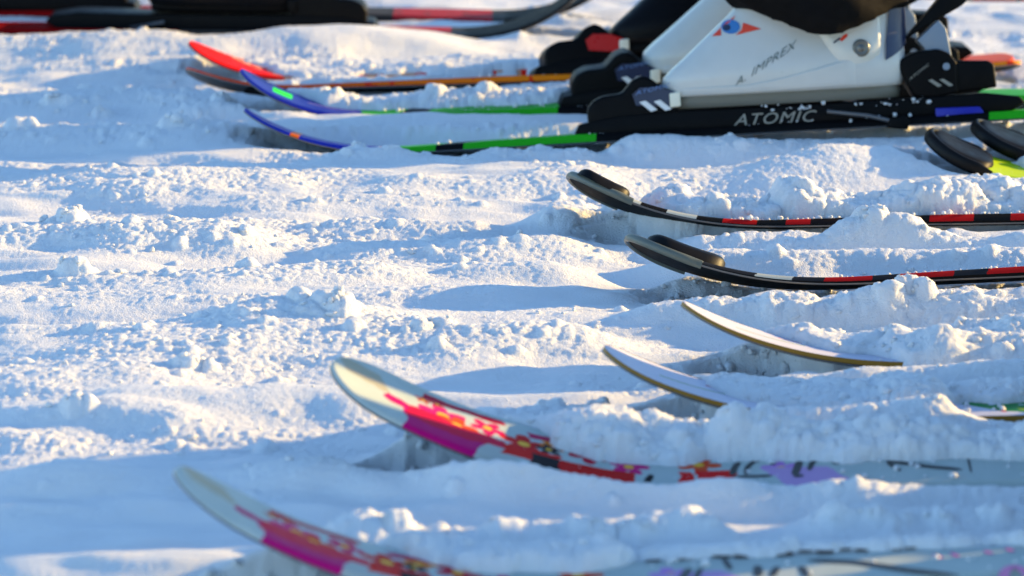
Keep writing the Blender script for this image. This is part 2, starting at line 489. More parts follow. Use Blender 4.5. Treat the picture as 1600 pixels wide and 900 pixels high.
ix0, ix1 = np.searchsorted(gx, [-.74, .80]); iy0, iy1 = np.searchsorted(gy, [2.5, 6.37])
def stamp(cx, cy, cz, r, flat=.85):
    a, b = np.searchsorted(gx, [cx - r, cx + r]); c, d = np.searchsorted(gy, [cy - r, cy + r])
    if b - a < 1 or d - c < 1: return
    dx = gx[a:b][None] - cx; dy = gy[c:d][:, None] - cy
    q = r * r - dx * dx - dy * dy
    z = np.where(q > 0, cz + flat * np.sqrt(np.maximum(q, 0)), -9)
    z = np.where(K2[c:d, a:b], -9, z)
    np.maximum(H2[c:d, a:b], z, out=H2[c:d, a:b])
def h_at(cx, cy):
    return Horig[min(np.searchsorted(gy, cy), NY - 1), min(np.searchsorted(gx, cx), NX - 1)]
def cauliflower(cx, cy, cz, r):
    stamp(cx, cy, cz, r)
    n = int(5 + 4 * random.random()) if r > .004 else 2
    for _ in range(n):
        a = random.uniform(0, 6.283); e = random.uniform(.15, 1.4); s = r * random.uniform(.3, .55)
        stamp(cx + math.cos(a) * math.cos(e) * r * .9, cy + math.sin(a) * math.cos(e) * r * .9, cz + math.sin(e) * r * .6, s)
tries = 80000
PX = rng.uniform(-.72, .78, tries); PY = 2.52 + (6.35 - 2.52) * rng.random(tries) ** 1.0
for i in range(tries):
    a = min(np.searchsorted(gx, PX[i]), NX - 1); b = min(np.searchsorted(gy, PY[i]), NY - 1)
    if K2[b, a]: continue
    l = L2[b, a]
    if random.random() > l * l * .62: continue
    r = .0022 + .0085 * random.random() ** 4.5 * (.4 + l)
    cauliflower(PX[i], PY[i], Horig[b, a] + r * random.uniform(-.85, -.1), r)
for (cx, cy, r, sink) in CHUNKS:
    z = h_at(cx, cy) - sink
    for _ in range(10):
        s = r * random.uniform(.35, .75)
        cauliflower(cx + random.gauss(0, r * .55), cy + random.gauss(0, r * .3), z + random.uniform(0, r * .7), s)
# slumping: steeper than about 55 degrees slides down, except onto bare skis
dxs = np.diff(gx)[None]; dys = np.diff(gy)[:, None]; free = (~K2).astype(float)
for it in range(9):
    d_ = H2[:, 1:] - H2[:, :-1]; ex = np.sign(d_) * np.maximum(0, np.abs(d_) - 1.45 * dxs) * .24
    ex = np.where(dxs > .01, 0, ex)
    H2[:, 1:] -= np.where(ex > 0, ex, ex * free[:, 1:]); H2[:, :-1] += np.where(ex < 0, ex, ex * free[:, :-1])
    d_ = H2[1:] - H2[:-1]; ex = np.sign(d_) * np.maximum(0, np.abs(d_) - 1.45 * dys) * .24
    ex = np.where(dys > .01, 0, ex)
    H2[1:] -= np.where(ex > 0, ex, ex * free[1:]); H2[:-1] += np.where(ex < 0, ex, ex * free[:-1])
# a light blur takes the stair-steps off the stamped lumps
B = H2.copy()
B[1:-1, 1:-1] = (H2[1:-1, 1:-1] * 4 + H2[:-2, 1:-1] + H2[2:, 1:-1] + H2[1:-1, :-2] + H2[1:-1, 2:]) / 8
H2 = np.where(K2, H2, B)
dzx = np.gradient(H2, axis=1) / np.gradient(gx)[None]; dzy = np.gradient(H2, axis=0) / np.gradient(gy)[:, None]
N = np.stack([-dzx, -dzy, np.ones_like(H2)], -1).reshape(-1, 3); N /= np.linalg.norm(N, axis=1)[:, None]
V = np.stack([GX.ravel(), GY.ravel(), H2.ravel()], -1)
si = np.where(inner)[0]
p = V[si]; rr = np.clip(rough[si], .2, 1)
wp = p + np.stack([vn3(p, .02, 6), vn3(p, .02, 7), vn3(p, .02, 8)], -1) * .012
d = np.zeros(len(si))
big = rr > .22
d[big] += (.75 - worley(wp[big], .019, 1) ** 1.5) * .0042 * (rr[big] - .15)
d[big] += (.7 - worley(wp[big], .0085, 2) ** 1.3) * .0046 * (rr[big] - .1)
d += (.7 - worley(wp, .0044, 3)) * .0034 * rr + (vn3(p, .035, 4) - .5) * .006 * (1 - rr)
d = np.where(K2.ravel()[si], d * .6 - .002, d)
V[si] += N[si] * d[:, None]

def snow_col():
    n = noise(9, 4, coord(), 2.2)
    return mixc(n, (.74, .765, .79), (.81, .825, .84))
def snow_mat():
    m = mat('snow', snow_col, rough=.62, spec=.3)
    X.nt = m.node_tree
    b = m.node_tree.nodes['Principled BSDF']
    b.inputs['Subsurface Weight'].default_value = .35
    b.inputs['Subsurface Radius'].default_value = (1, .95, .9)
    b.inputs['Subsurface Scale'].default_value = .007
    bn = m.node_tree.nodes.new('ShaderNodeBump'); bn.inputs['Strength'].default_value = 1.0; bn.inputs['Distance'].default_value = .0022
    h = noise(420, 3, coord(), .9, .65) + noise(1100, 2, coord(), 4.9) * .5
    X.put(bn.inputs['Height'], h)
    m.node_tree.links.new(bn.outputs[0], b.inputs['Normal'])
    return m
M_SNOW = snow_mat()
ground = mesh_np('snow_ground', V, grid_q(NY, NX), M_SNOW)
tag(ground, kind='structure')

# loose crumbs, uncountable: one mesh
def ico(sub):
    bm = bmesh.new(); bmesh.ops.create_icosphere(bm, subdivisions=sub, radius=1)
    v = np.array([q.co[:] for q in bm.verts]); f = np.array([[q.index for q in t.verts] for t in bm.faces]); bm.free()
    return v, f
_i0, _i1, _i2 = ico(1), ico(2), ico(3)
def crumbs(name, pts):
    VV, FF, b = [], [], 0
    for (cx, cy, cz, r) in pts:
        v, f = _i2 if r > .007 else _i1 if r > .0032 else _i0
        s = np.array([random.uniform(.75, 1.25), random.uniform(.75, 1.2), random.uniform(.7, 1.05)])
        o = np.array([random.random() * 40, random.random() * 40, random.random() * 40])
        q = v * (1 + (np.abs(vn3(v + o, .55, 1) - .5) * 2 - .5)[:, None] * .7 + (vn3(v + o, .26, 2) - .5)[:, None] * .35) * s * r + np.array([cx, cy, cz])
        VV.append(q); FF.append(f + b); b += len(v)
    o = mesh_np(name, np.concatenate(VV), np.concatenate(FF), M_SNOW)
    return o
def surf(cx, cy):
    return H2[min(np.searchsorted(gy, cy), NY - 1), min(np.searchsorted(gx, cx), NX - 1)]
pts = []
for i in range(90000):
    cx, cy = random.uniform(-.72, .78), random.uniform(2.75, 5.2)
    a = min(np.searchsorted(gx, cx), NX - 1); b_ = min(np.searchsorted(gy, cy), NY - 1)
    if K2[b_, a]: continue
    if random.random() > L2[b_, a] ** 2 * .36 + .004: continue
    r = .0010 + .0036 * random.random() ** 5
    pts.append((cx, cy, surf(cx, cy) + r * .2, r))
for (cx, cy, r, sink) in CHUNKS:
    for _ in range(7):
        ax, ay = cx + random.gauss(0, r * .8), cy + random.gauss(0, r * .5); q = r * random.uniform(.15, .4)
        pts.append((ax, ay, surf(ax, ay) + q * .3, q))
for k, n_, xa, xb, va, vb, rm in (('A', 60, .25, .8, -.03, .04, .004), ('B', 90, .22, .8, -.03, .04, .004), ('C', 260, .16, .9, -.05, .05, .004), ('D', 120, .18, .5, -.05, .05, .004), ('E', 200, .2, .9, -.055, .0, .0022),
                               ('F', 420, .17, .9, -.053, .0, .003), ('I', 25, .25, .5, -.045, .0, .003), ('J', 160, .18, .6, -.04, .03, .004), ('K', 60, .2, .6, -.05, 0, .003), ('L', 90, .12, .6, -.04, .04, .004), ('G', 30, .09, .2, -.03, .04, .003)):
    M_ = ski_matrix(k); u_, X_, Z_, w_, t_, a_ = SHAPE[k]
    for _ in range(n_):
        q = xa + (xb - xa) * random.random(); v_ = random.uniform(va, vb); r = .0007 + rm * random.random() ** 3
        if abs(v_) > np.interp(q, X_, w_) / 2: continue
        c_ = M_ @ Vector((q, v_, float(np.interp(q, X_, Z_) + np.interp(q, X_, t_)) + r * .5)); pts.append((c_.x, c_.y, c_.z, r))
for k in 'ABCDEF':                       # broken snow below the raised tips
    M_ = ski_matrix(k)
    for _ in range(130):
        c_ = M_ @ Vector((random.uniform(.04, .34), random.uniform(-.03, .055), 0)); r = .0012 + .005 * random.random() ** 2.5
        pts.append((c_.x, c_.y, surf(c_.x, c_.y) + r * .1, r))
for k in 'ABCD':                         # crumbled face of the hollow behind each raised tip
    M_ = ski_matrix(k); u_, X_, Z_, w_, t_, a_ = SHAPE[k]
    for _ in range(420):
        q = random.uniform(.05, .34); r = .0016 + .0055 * random.random() ** 1.8; zt_ = float(np.interp(q, X_, Z_))
        z_ = min(random.uniform(-.02, zt_ - r * 1.2), .032)
        c_ = M_ @ Vector((q, random.uniform(.35, .95) * float(np.interp(q, X_, w_)) / 2, z_))
        if c_.z - surf(c_.x, c_.y) < .004: pts.append((c_.x, c_.y, c_.z, r))
M_ = ski_matrix('I')
for _ in range(45):                      # snow caught along the binding plate
    c_ = M_ @ Vector((random.choice((random.gauss(.69, .022), random.gauss(.82, .03))), random.uniform(-.037, -.032), random.choice((.034, .030, .013)) + random.gauss(0, .0015))); pts.append((c_.x, c_.y, c_.z, .0008 + .003 * random.random() ** 2))
tag(crumbs('snow_crumbs', pts), 'loose crumbs of snow scattered over the ground and the banks', 'snow', kind='stuff')

# ------------------------------------------------------------------ materials of the skis, bindings, boots
def c_pink():
    u, v, vec = uv()
    wob = (noise(38, 2, vec, 1.1) - .5) * .02
    fine = (noise(130, 2, vec, 6.1) - .5) * .01
    U = u + wob + fine; Vv = v + (noise(55, 2, vec, 2.7) - .5) * .012
    grey, white = srgb('#9fada9'), srgb('#bac3c0')
    c = mixc(noise(30, 3, vec, 8.), grey, white)
    cream = srgb('#a8a390')
    c = mixc(box(u + v * .4, .012, .055) & box(Vv, -.002, .03), c, cream)
    # thin magenta line running into the flowers
    c = mixc(box(U, .052, .095) & box(Vv + u * .25, -.004, .012), c, srgb('#b00a62'))
    # flowers: many-petalled blots in pinks, reds and orange
    for cu, cv, rad, cc, ph in ((.105, .002, .024, '#c8176f', 0.), (.118, -.008, .020, '#d2481c', 1.), (.145, .012, .017, '#c0125a', 2.),
                                (.178, .0, .022, '#c31414', .5), (.205, .018, .016, '#d8791d', 1.5), (.20, .002, .012, '#30282c', .2),
                                (.235, .008, .02, '#b81634', 2.2), (.085, .02, .008, '#b04a3a', .7), (.098, .024, .007, '#b04a3a', .1),
                                (.27, -.005, .018, '#c8176f', .9), (.33, .012, .02, '#d2481c', 1.9), (.40, .0, .018, '#b77cc4', .4)):
        du = u - cu; dv = v - cv
        r = X.op('SQRT', du * du + dv * dv); an = X.op('ARCTAN2', dv, du)
        pet = X.op('ABSOLUTE', X.op('SINE', an * 2.5 + ph)) * .55 + .45
        m = r + fine * .6 < pet * rad
        c = mixc(m, c, srgb(cc))
        c = mixc(m & (r < rad * .25), c, srgb('#e8b23a'))
    # crimson band along the far side
    c = mixc(box(Vv - u * .08, .019, .030) & box(U, .085, .16) , c, srgb('#b00d34'))
    c = mixc(box(Vv - u * .05, .012, .024) & box(U, .18, .215), c, srgb('#b5104e'))
    # near side blocks
    s = v + u * .02 + wob * .3
    nb = s < -.012
    c = mixc(nb & box(U, .073, .142), c, srgb('#b8096a'))
    c = mixc(box(v + wob, -.03, -.006) & box(U, .075, .165), c, srgb('#cc0c3c'))
    c = mixc(nb & box(U - v * .3, .152, .185) & (v < -.024), c, srgb('#a9aeaa'))
    c = mixc(box(v + wob, -.034, -.010) & box(U, .160, .21), c, srgb('#cf1208'))
    c = mixc(nb & box(U, .186, .212), c, srgb('#1c1418'))
    c = mixc(nb & box(U, .212, .275), c, srgb('#c40c06'))
    c = mixc(nb & box(U, .285, .292), c, srgb('#1c1418'))
    c = mixc((s < .0) & box(U, .315, .325), c, srgb('#d81010'))
    c = mixc((s < .004) & box(U, .328, .36), c, srgb('#d81010'))
    c = mixc((s < .01) & box(U + v * .5, .385, .44), c, srgb('#b593c0'))
    c = mixc(box(u, .47, 1.5) & (noise(22, 2, vec, 12.) > .70), c, srgb('#b58aae'))
    return c
def c_white():
    u, v, vec = uv()
    wob = (noise(45, 2, vec, 3.1) - .5) * .02
    c = mixc(noise(24, 3, vec, 1.), srgb('#bdbdce'), srgb('#d0d0de'))
    c = mixc(box(v - u * .14 + .026, .0, .0035) & box(u, .055, .125), c, srgb('#5f8a1e'))
    c = mixc(box(v - u * .10 - .002, .0, .005) & box(u, .10, .16), c, srgb('#c23038'))
    c = mixc(box(v + wob, .006, .014) & box(u + wob, .18, .23), c, srgb('#c83848'))
    for cu, cv, rad, cc in ((.27, .0, .017, '#cf6f86'), (.30, -.012, .012, '#c4566e'), (.37, -.02, .010, '#c4566e'), (.42, -.014, .012, '#cf6f86')):
        du = u - cu; dv = v - cv
        r = X.op('SQRT', du * du + dv * dv); an = X.op('ARCTAN2', dv, du)
        c = mixc(r + wob * .5 < (X.op('ABSOLUTE', X.op('SINE', an * 2.5)) * .5 + .5) * rad, c, srgb(cc))
    leaf = noise(28, 3, vec, 5.5) + wob
    c = mixc((u > .345 - v * .8) & (u < .62) & (leaf > .44), c, srgb('#1c7a34'))
    c = mixc((u > .345 - v * .8) & (u < .62) & (leaf > .56), c, srgb('#7d9a1c'))
    return c
def c_blocks(seq, far, skew=.6):
    def f():
        u, v, vec = uv()
        c = mixc(noise(60, 3, vec, 2.), far, tuple(q * .6 for q in far))
        t = u - v * skew + (noise(300, 2, vec, 9.) - .5) * .006
        for a, b, h in seq: c = mixc(box(t, a, b) & (v < -.003 + (noise(200, 2, vec, 3.) - .5) * .002), c, srgb(h))
        return mixc((noise(240, 3, vec, 7.) > .70), c, srgb('#3a3a3c'))
    return f
def c_red_white(): 
    u, v, vec = uv()
    c = mixc(noise(60, 3, vec, 2.), srgb('#7a1518'), srgb('#4a0d10'))
    c = mixc(u < .115 + (noise(60, 2, vec, 4.) - .5) * .02, c, srgb('#c01f22'))
    c = mixc(box(u - v * .5, .085, .155) & box(v, -.016, .012), c, srgb('#d9cfc4'))
    c = mixc(box(v, .014, .06) & box(u, .015, .10), c, srgb('#a98a3a'))
    t = u - v * .6
    for a, b, h in [(0.034, 0.071, '#b01414'), (0.071, 0.082, '#151516'), (0.082, 0.111, '#aeb4ae'), (0.111, 0.141, '#151516'), (0.141, 0.175, '#aeb4ae'), (0.175, 0.204, '#151516'), (0.204, 0.242, '#b01414'), (0.242, 0.274, '#151516'), (0.274, 0.301, '#b01414'), (0.301, 0.344, '#1b1516'), (0.344, 0.388, '#8e1416'), (0.388, 0.432, '#151516'), (0.432, 0.481, '#b01414'), (0.481, 0.522, '#151516'), (0.522, 0.571, '#b01414')]: c = mixc(box(t, a, b) & (v < -.014), c, srgb(h))
    return c
def c_blue(badge, k0, gaps):
    def f():
        u, v, vec = uv()
        c = mixc(noise(40, 3, vec, 2.), srgb('#1c2fa8'), srgb('#16248c'))
        c = mixc(box(v + u * .12, .006, .012) & box(u, .10, .26), c, srgb('#7a76b8'))
        if badge: c = mixc(box(u, .050, .078) & box(v, -.022, .02), c, srgb('#1fe01f'))
        else: c = mixc(box(u, .068, .080) & box(v, -.06, .06), c, srgb('#e0621c'))
        c = mixc(u + (noise(80, 2, vec, 1.) - .5) * .02 > k0, c, srgb('#2aa51c'))
        for a, b, h in gaps: c = mixc(box(u - v * .4, a, b), c, srgb(h))
        return c
    return f
def c_orange():
    u, v, vec = uv()
    t = X.op('MULTIPLY_ADD', u, 2.2, -.25)
    cl = X.nt.nodes.new('ShaderNodeClamp'); X.put(cl.inputs[0], t)
    c = mixc(X(cl.outputs[0]), srgb('#e0481c'), srgb('#f08a14'))
    return mixc(noise(30, 3, vec, 4.) > .62, c, srgb('#e03a18'))
def c_redtip():
    u, v, vec = uv()
    c = mixc(noise(55, 3, vec, 4.) > .5, srgb('#ee1a0c'), srgb('#d8a080'))
    c = mixc(u + (v * .9) < .095 + (noise(60, 2, vec, 4.) - .5) * .03, c, srgb('#f5140a'))
    return mixc(u > .9, c, srgb('#e0501a'))
def c_lime():
    u, v, vec = uv()
    c = mixc(noise(20, 3, vec, 4.), srgb('#b9cf12'), srgb('#a6c40c'))
    return mixc(u < .02, c, srgb('#141414'))
def c_farski():
    u, v, vec = uv()
    c = mixc(noise(25, 3, vec, 4.), srgb('#4a4542'), srgb('#2e2a28'))
    c = mixc(u < .2 + (noise(30, 2, vec, 3.) - .5) * .05, c, srgb('#1a1613'))
    c = mixc(box(u, .22, .37) & (noise(40, 2, vec, 5.) > .38), c, srgb('#a82a30'))
    return mixc(u > .62, c, srgb('#8a0a0a'))
def c_base():
    u, v, vec = uv()
    return mixc(noise(70, 4, vec, 4.), srgb('#08080a'), srgb('#101012'))
def c_base_grey():
    u, v, vec = uv()
    return mixc(u > .085 + (noise(40, 2, vec, 1.) - .5) * .01, srgb('#77787c'), srgb('#151518'))

BLK = mat('black_plastic', (.0025, .0025, .003), .5, .10, bump=(.15, .0005, 300))
BLKM = mat('black_rubber', (.003, .003, .0035), .45, .16, bump=(.2, .0005, 400))
NAVY = mat('navy_plastic', srgb('#1a2646'), .35)
STEEL = mat('steel_edge', (.16, .16, .165), .45, metal=.8)
GREYP = mat('grey_green_plastic', srgb('#59615b'), .4)
GREYB = mat('blue_grey_plastic', srgb('#7d8b9c'), .4)
WHITEP = mat('white_print', srgb('#e6e6e4'), .45)
CREAM = mat('cream_plastic', srgb('#ece6cf'), .4)
LBLUE = mat('pale_blue_print', srgb('#5f7fb4'), .45)
SILV = mat('silver_print', srgb('#8f8d84'), .4, metal=.3)
GOLD = mat('gold_sidewall', srgb('#8a6512'), .5, .3)
DARKW = mat('dark_sidewall', srgb('#0e0c0b'), .6, .1)
BLUEW = mat('blue_cover', srgb('#1a1fa0'), .35)
REDP = mat('red_plastic', srgb('#c01810'), .3, coat=.3)
INK = mat('black_print', srgb('#17171c'), .45)
PINKI = mat('pink_print', srgb('#d45aa0'), .45)
BROWN = mat('brown_marks', srgb('#4a3428'), .55)  # for the dark brown dashes along the far ski edge
M_BASE = mat('ski_base', c_base, .7, .1)
M_BASEG = mat('grey_ski_base', c_base_grey, .7, .12)
TOPS = {
 'pink': mat('pink_flower_top', c_pink, .5, .06),
 'white': mat('white_lilac_top', c_white, .5, .08),
 'blocksE': mat('grey_red_block_top', c_blocks([(-0.003, 0.053, '#22252b'), (0.053, 0.107, '#aeb4ae'), (0.107, 0.164, '#22252b'), (0.164, 0.203, '#aeb4ae'), (0.203, 0.236, '#22252b'), (0.236, 0.285, '#a81818'), (0.285, 0.314, '#22252b'), (0.314, 0.369, '#a81818'), (0.369, 0.404, '#22252b'), (0.404, 0.462, '#a81818'), (0.462, 0.516, '#22252b'), (0.516, 0.572, '#a81818')], srgb('#26282c')), .5, .08),
 'blocksF': mat('red_block_top', c_red_white, .5, .08),
 'blueI': mat('blue_green_top', c_blue(False, .205, ((.272, .306, '#0c0d10'), (.468, .955, '#08080a'))), .5, .08),
 'blueJ': mat('blue_green_badge_top', c_blue(True, .172, ((.236, .272, '#0c0d10'), (.445, .96, '#08080a'))), .5, .08),
 'orange': mat('orange_top', c_orange, .5, .08),
 'red': mat('red_top', c_redtip, .5, .08),
 'lime': mat('lime_top', c_lime, .5, .08),
 'far': mat('grey_red_top', c_farski, .6, .05),
}

# ------------------------------------------------------------------ skis
def make_ski(k, top, label, group, capf=.45, wall=None, base=None, cat='ski', strip=None):
    u, Xx, Z, w, th, ang = SHAPE[k]
    root = link(bpy.data.objects.new('ski', None)); root.empty_display_size = .1
    root.matrix_world = ski_matrix(k)
    tag(root, label, cat, group)
    sn, cs = np.sin(ang), np.cos(ang)
    ins = np.minimum(.0035, w * .2)
    def rows(prof):                       # prof: list of (v, height) arrays
        return np.stack([np.stack([Xx + h * sn, v, Z + h * cs], -1) for v, h in prof], 1)
    def put(name, prof, m):
        P = rows(prof); nu, nv = P.shape[:2]
        t = np.stack([np.repeat(u[:, None], nv, 1), np.stack([v for v, h in prof], 1)], -1)
        return mesh_np(name, P.reshape(-1, 3), grid_q(nu, nv), m, root, True, t.reshape(-1, 2))
    wt = w / 2 - ins
    prof = [(-w / 2, th * capf), (-w / 2 + ins * .15, th * (capf + .3 * (1 - capf))), (-wt - ins * .35, th * .96), (-wt, th)]
    for f in np.linspace(-.8, .8, 7): prof.append((wt * f, th + .0008 * (1 - f * f)))
    prof += [(wt, th), (wt + ins * .35, th * .96), (w / 2 - ins * .15, th * (capf + .3 * (1 - capf))), (w / 2, th * capf)]
    put('top_sheet', prof, TOPS[top])
    e = .0018
    if strip:
        for s in (-1, 1): put('edge_strip', [(s * (w / 2 + .0004), th * .97), (s * (w / 2 + .0006), th * .35)][::-s], strip)
    for s in (-1, 1):
        put('sidewall', [(s * (w / 2 - .0003), th * capf), (s * (w / 2 - .0003), np.full_like(u, e))][::-s], wall or DARKW)
        put('steel_edge', [(s * w / 2, np.full_like(u, e)), (s * w / 2, 0 * u), (s * (w / 2 - np.minimum(.0022, w * .2)), 0 * u - .0001)][::-s], STEEL)
    put('base', [(f * (w / 2 - np.minimum(.002, w * .2)), 0 * u) for f in np.linspace(1, -1, 5)], base or M_BASE)
    return root
def ski_top_z(k):
    u, Xx, Z, w, th, ang = SHAPE[k]
    return lambda q: float(np.interp(q, Xx, Z) + np.interp(q, Xx, th))
def tip_pad(k, root, u0, u1, vc, hw, rise, m, name='tip_guard'):
    """raised rounded pad moulded over the shovel, following its bend"""
    u, Xx, Z, w, th, ang = SHAPE[k]
    nu, nv = 40, 17
    U = np.linspace(u0, u1, nu); cu = (U - (u0 + u1) / 2) / ((u1 - u0) / 2)
    hwid = hw * (1 - np.abs(cu) ** 3.2) ** (1 / 2.4)
    xx, zz, tt, aa = (np.interp(U, u, q) for q in (Xx, Z, th, ang))
    P = []
    for f in np.linspace(-1, 1, nv):
        h = tt - .001 + rise * (1 - abs(f) ** 5) ** .5 * np.clip((1 - np.abs(cu) ** 8), 0, 1) ** .5
        P.append(np.stack([xx + h * np.sin(aa), vc + hwid * f, zz + h * np.cos(aa)], -1))
    P = np.stack(P, 1)
    return mesh_np(name, P.reshape(-1, 3), grid_q(nu, nv), m, root)
def tip_rim(k, root, u1, extra, hgt, low, m, name='tip_rim'):
    """moulded bumper wrapped round the end of the ski"""
    u, Xx, Z, w, th, ang = SHAPE[k]
    sel = np.concatenate([.0006 + np.linspace(0, 1, 30) ** 2 * u1])
    ww = np.interp(sel, u, w) / 2
    path = [(a, -b) for a, b in zip(sel[::-1], ww[::-1])] + [(a, b) for a, b in zip(sel[1:], ww[1:])]
    P = []
    n = 12
    for i, (a, b) in enumerate(path):
        p0 = np.array(path[max(i - 1, 0)]); p1 = np.array(path[min(i + 1, len(path) - 1)])
        t = p1 - p0; t = t / (np.linalg.norm(t) + 1e-9); nr = np.array([-abs(t[1]), math.copysign(abs(t[0]), b)])
        fade = min(1, i / 4 + .15, (len(path) - 1 - i) / 4 + .15)
        tt = np.interp(a, u, th); aa = np.interp(a, u, ang)
        for q in range(n):
            an = 2 * math.pi * q / n
            r = math.cos(an) * extra * fade; h = low + (tt - low + hgt * fade) * (.5 + .5 * math.sin(an))
            ua, va = a + nr[0] * r, b + nr[1] * r
            xx = np.interp(max(ua, 0), u, Xx) + min(ua, 0) * math.cos(SK[k][7]); zz = np.interp(max(ua, 0), u, Z) - min(ua, 0) * math.sin(SK[k][7])
            P.append((xx + h * math.sin(aa), va, zz + h * math.cos(aa)))
    return mesh_np(name, np.array(P), grid_q(len(path), n, True), m, root)

def flat_poly(name, pts, y, m, parent, x0, z0, thick=.0008):
    bm = bmesh.new()
    f = bm.faces.new([bm.verts.new((a + x0, y, b + z0)) for a, b in pts])
    r = bmesh.ops.extrude_face_region(bm, geom=[f])
    for v in r['geom']:
        if isinstance(v, bmesh.types.BMVert): v.co.y -= thick
    return bm_obj(name, bm, m, parent)
def put_text(name, body, size, m, parent, mp, shear=0., spacing=1.):
    me = text_mesh(body, size, shear, 0, spacing); me.name = name
    for v in me.vertices: v.co = Vector(mp(v.co.x, v.co.y))
    me.materials.clear(); me.materials.append(m)
    return link(bpy.data.objects.new(name, me), parent)

TOEPROF = [(-.096, -.024), (-.097, .006), (-.09, .016), (-.077, .022), (-.053, .024), (-.039, .040), (-.026, .045), (-.016, .041), (-.003, .029), (.012, .024), (.014, .002), (.014, -.024)]
HEELPROF = [(.2915, .040), (.294, .0466), (.3135, .0556), (.342, .058), (.3567, .0515), (.365, .04), (.365, .002), (.334, -.003), (.311, .000), (.301, .017)]
LEVER = [(.303, .071), (.309, .0786), (.3567, .130), (.3746, .135), (.385, .128), (.385, .117), (.3746, .109), (.342, .0926)]
BRACKET = [(.318, .070), (.346, .094), (.355, .082), (.361, .040), (.334, .040), (.326, .06)]
def make_binding(k, root, toeX, sole, cover, words=None, stripes=True, block=CREAM, z0=.036, rear_blue=False, heel=True):
    d = sole - .292
    pl = extrude_prof('binding_plate', [(-.115, -.026), (-.108, -.012), (-.06, -.004), (.0, -.002), (.30 + d, -.002), (.335 + d, -.0015), (.40 + d, .0), (.44 + d, -.006), (.447 + d, -.014), (.43 + d, -.024)], -.031, .031, BLK, root, .002, 2, z0, toeX)
    if words:
        put_text('lettering', words, .020, SILV, pl, lambda a, b: (toeX + .084 + a * 1.22, -.0315, z0 - .0235 + b), .35, 1.1)
    for s in (-1, 1):
        arm = bar('brake_arm', [(toeX + .20, s * .037, z0 - .012), (toeX + .25, s * .04, z0 - .02), (toeX + .285 + d, s * .041, z0 - .030)], .0028, STEEL, root)
        extrude_prof('brake_pad', [(.272, -.036), (.277, -.024), (.296, -.022), (.302, -.030), (.298, -.040)], s * .041 - .005, s * .041 + .005, BLK, arm, .002, 2, z0, toeX + d)
    t = extrude_prof('toe_piece', TOEPROF, -.029, .029, BLK, root, .005, 3, z0, toeX)
    flat_poly('toe_cover', [(-.03, .03), (-.006, .029), (.012, .023), (.012, .004), (-.036, .008), (-.04, .022)], -.0292, cover, t, toeX, z0, .003)
    if stripes:
        for q in (0, .018): flat_poly('stripe', [(-.032 + q, .012), (-.024 + q, .0135), (-.010 + q, .0015), (-.018 + q, -.0005)], -.0325, WHITEP, t, toeX, z0)
        put_text('lettering', 'ATOMIC', .007, LBLUE, t, lambda a, b: (toeX - .036 + a * 1.5, -.0326, z0 + .021 + b + a * .28), .2, 1.1)
    extrude_prof('boot_stop', [(.006, .003), (.006, .021), (.0195, .0225), (.0195, .004)], -.034, .034, block, t, .002, 2, z0, toeX)
    if not heel: return pl
    h = extrude_prof('heel_piece', [(a + d, b) for a, b in HEELPROF], -.028, .028, BLK, root, .005, 3, z0, toeX)
    extrude_prof('heel_track', [(.3624 + d, .0425), (.405 + d, .040), (.412 + d, .034), (.4137 + d, .006), (.3624 + d, .002)], -.024, .024, BLK, h, .003, 2, z0, toeX)
    extrude_prof('heel_lever', [(a + d, b) for a, b in LEVER], -.016, .016, BLK, h, .003, 2, z0, toeX)
    extrude_prof('lever_bracket', [(a + d, b) for a, b in BRACKET], -.02, .02, GREYB, h, .002, 2, z0, toeX)
    c_ = []
    for q in range(14): c_.append((.3515 + d + .0045 * math.cos(q * .4488), .0355 + .0045 * math.sin(q * .4488)))
    flat_poly('pin_cap', c_, -.0282, GREYB, h, toeX, z0, .0012)
    for q in (0, .014): flat_poly('stripe', [(.328 + q + d, .0195), (.333 + q + d, .0205), (.345 + q + d, .012), (.340 + q + d, .0105)], -.0282, SILV, h, toeX, z0)
    put_text('lettering', 'ATOMIC', .0055, SILV, h, lambda a, b: (toeX + .305 + d + a * 1.2, -.0288, z0 + .020 + b + a * .85), .0, 1.)
    if rear_blue:
        extrude_prof('blue_end_cover', [(.335 + d, -.0285), (.335 + d, -.0155), (.39 + d, -.0165), (.398 + d, -.0285)], -.034, .034, BLUEW, root, .0015, 2, z0, toeX)
    return pl

# ------------------------------------------------------------------ boots
BOOT = np.array([  # z, front x, back x, half width
 (.016, .004, .297, .044), (.022, .0, .300, .047), (.032, -.002, .302, .049), (.040, .0, .303, .050), (.050, .010, .303, .0497), (.060, .0225, .3025, .0475),
 (.070, .034, .302, .045), (.090, .057, .303, .0405), (.115, .086, .304, .0385), (.144, .112, .303, .042), (.18, .128, .298, .051), (.24, .128, .29, .054), (.285, .122, .285, .055)])
BE = 3.0
def boot_y(xq, zq):
    xf, xb, hw = (np.interp(zq, BOOT[:, 0], BOOT[:, i]) for i in (1, 2, 3))
    t = np.clip(np.abs((xq - (xf + xb) / 2) / ((xb - xf) / 2)), 0, 1)
    return hw * (1 - t ** BE) ** (1 / BE)
def loft(levels, n=48, e=BE, close=True):
    V = []
    for z, xf, xb, hw in levels:
        for i in range(n):
            a = 2 * math.pi * i / n; c, s = math.cos(a), math.sin(a)
            V.append(((xf + xb) / 2 + (xb - xf) / 2 * math.copysign(abs(c) ** (2 / e), c), hw * math.copysign(abs(s) ** (2 / e), s), z))
    return np.array(V), grid_q(len(levels), n, True)
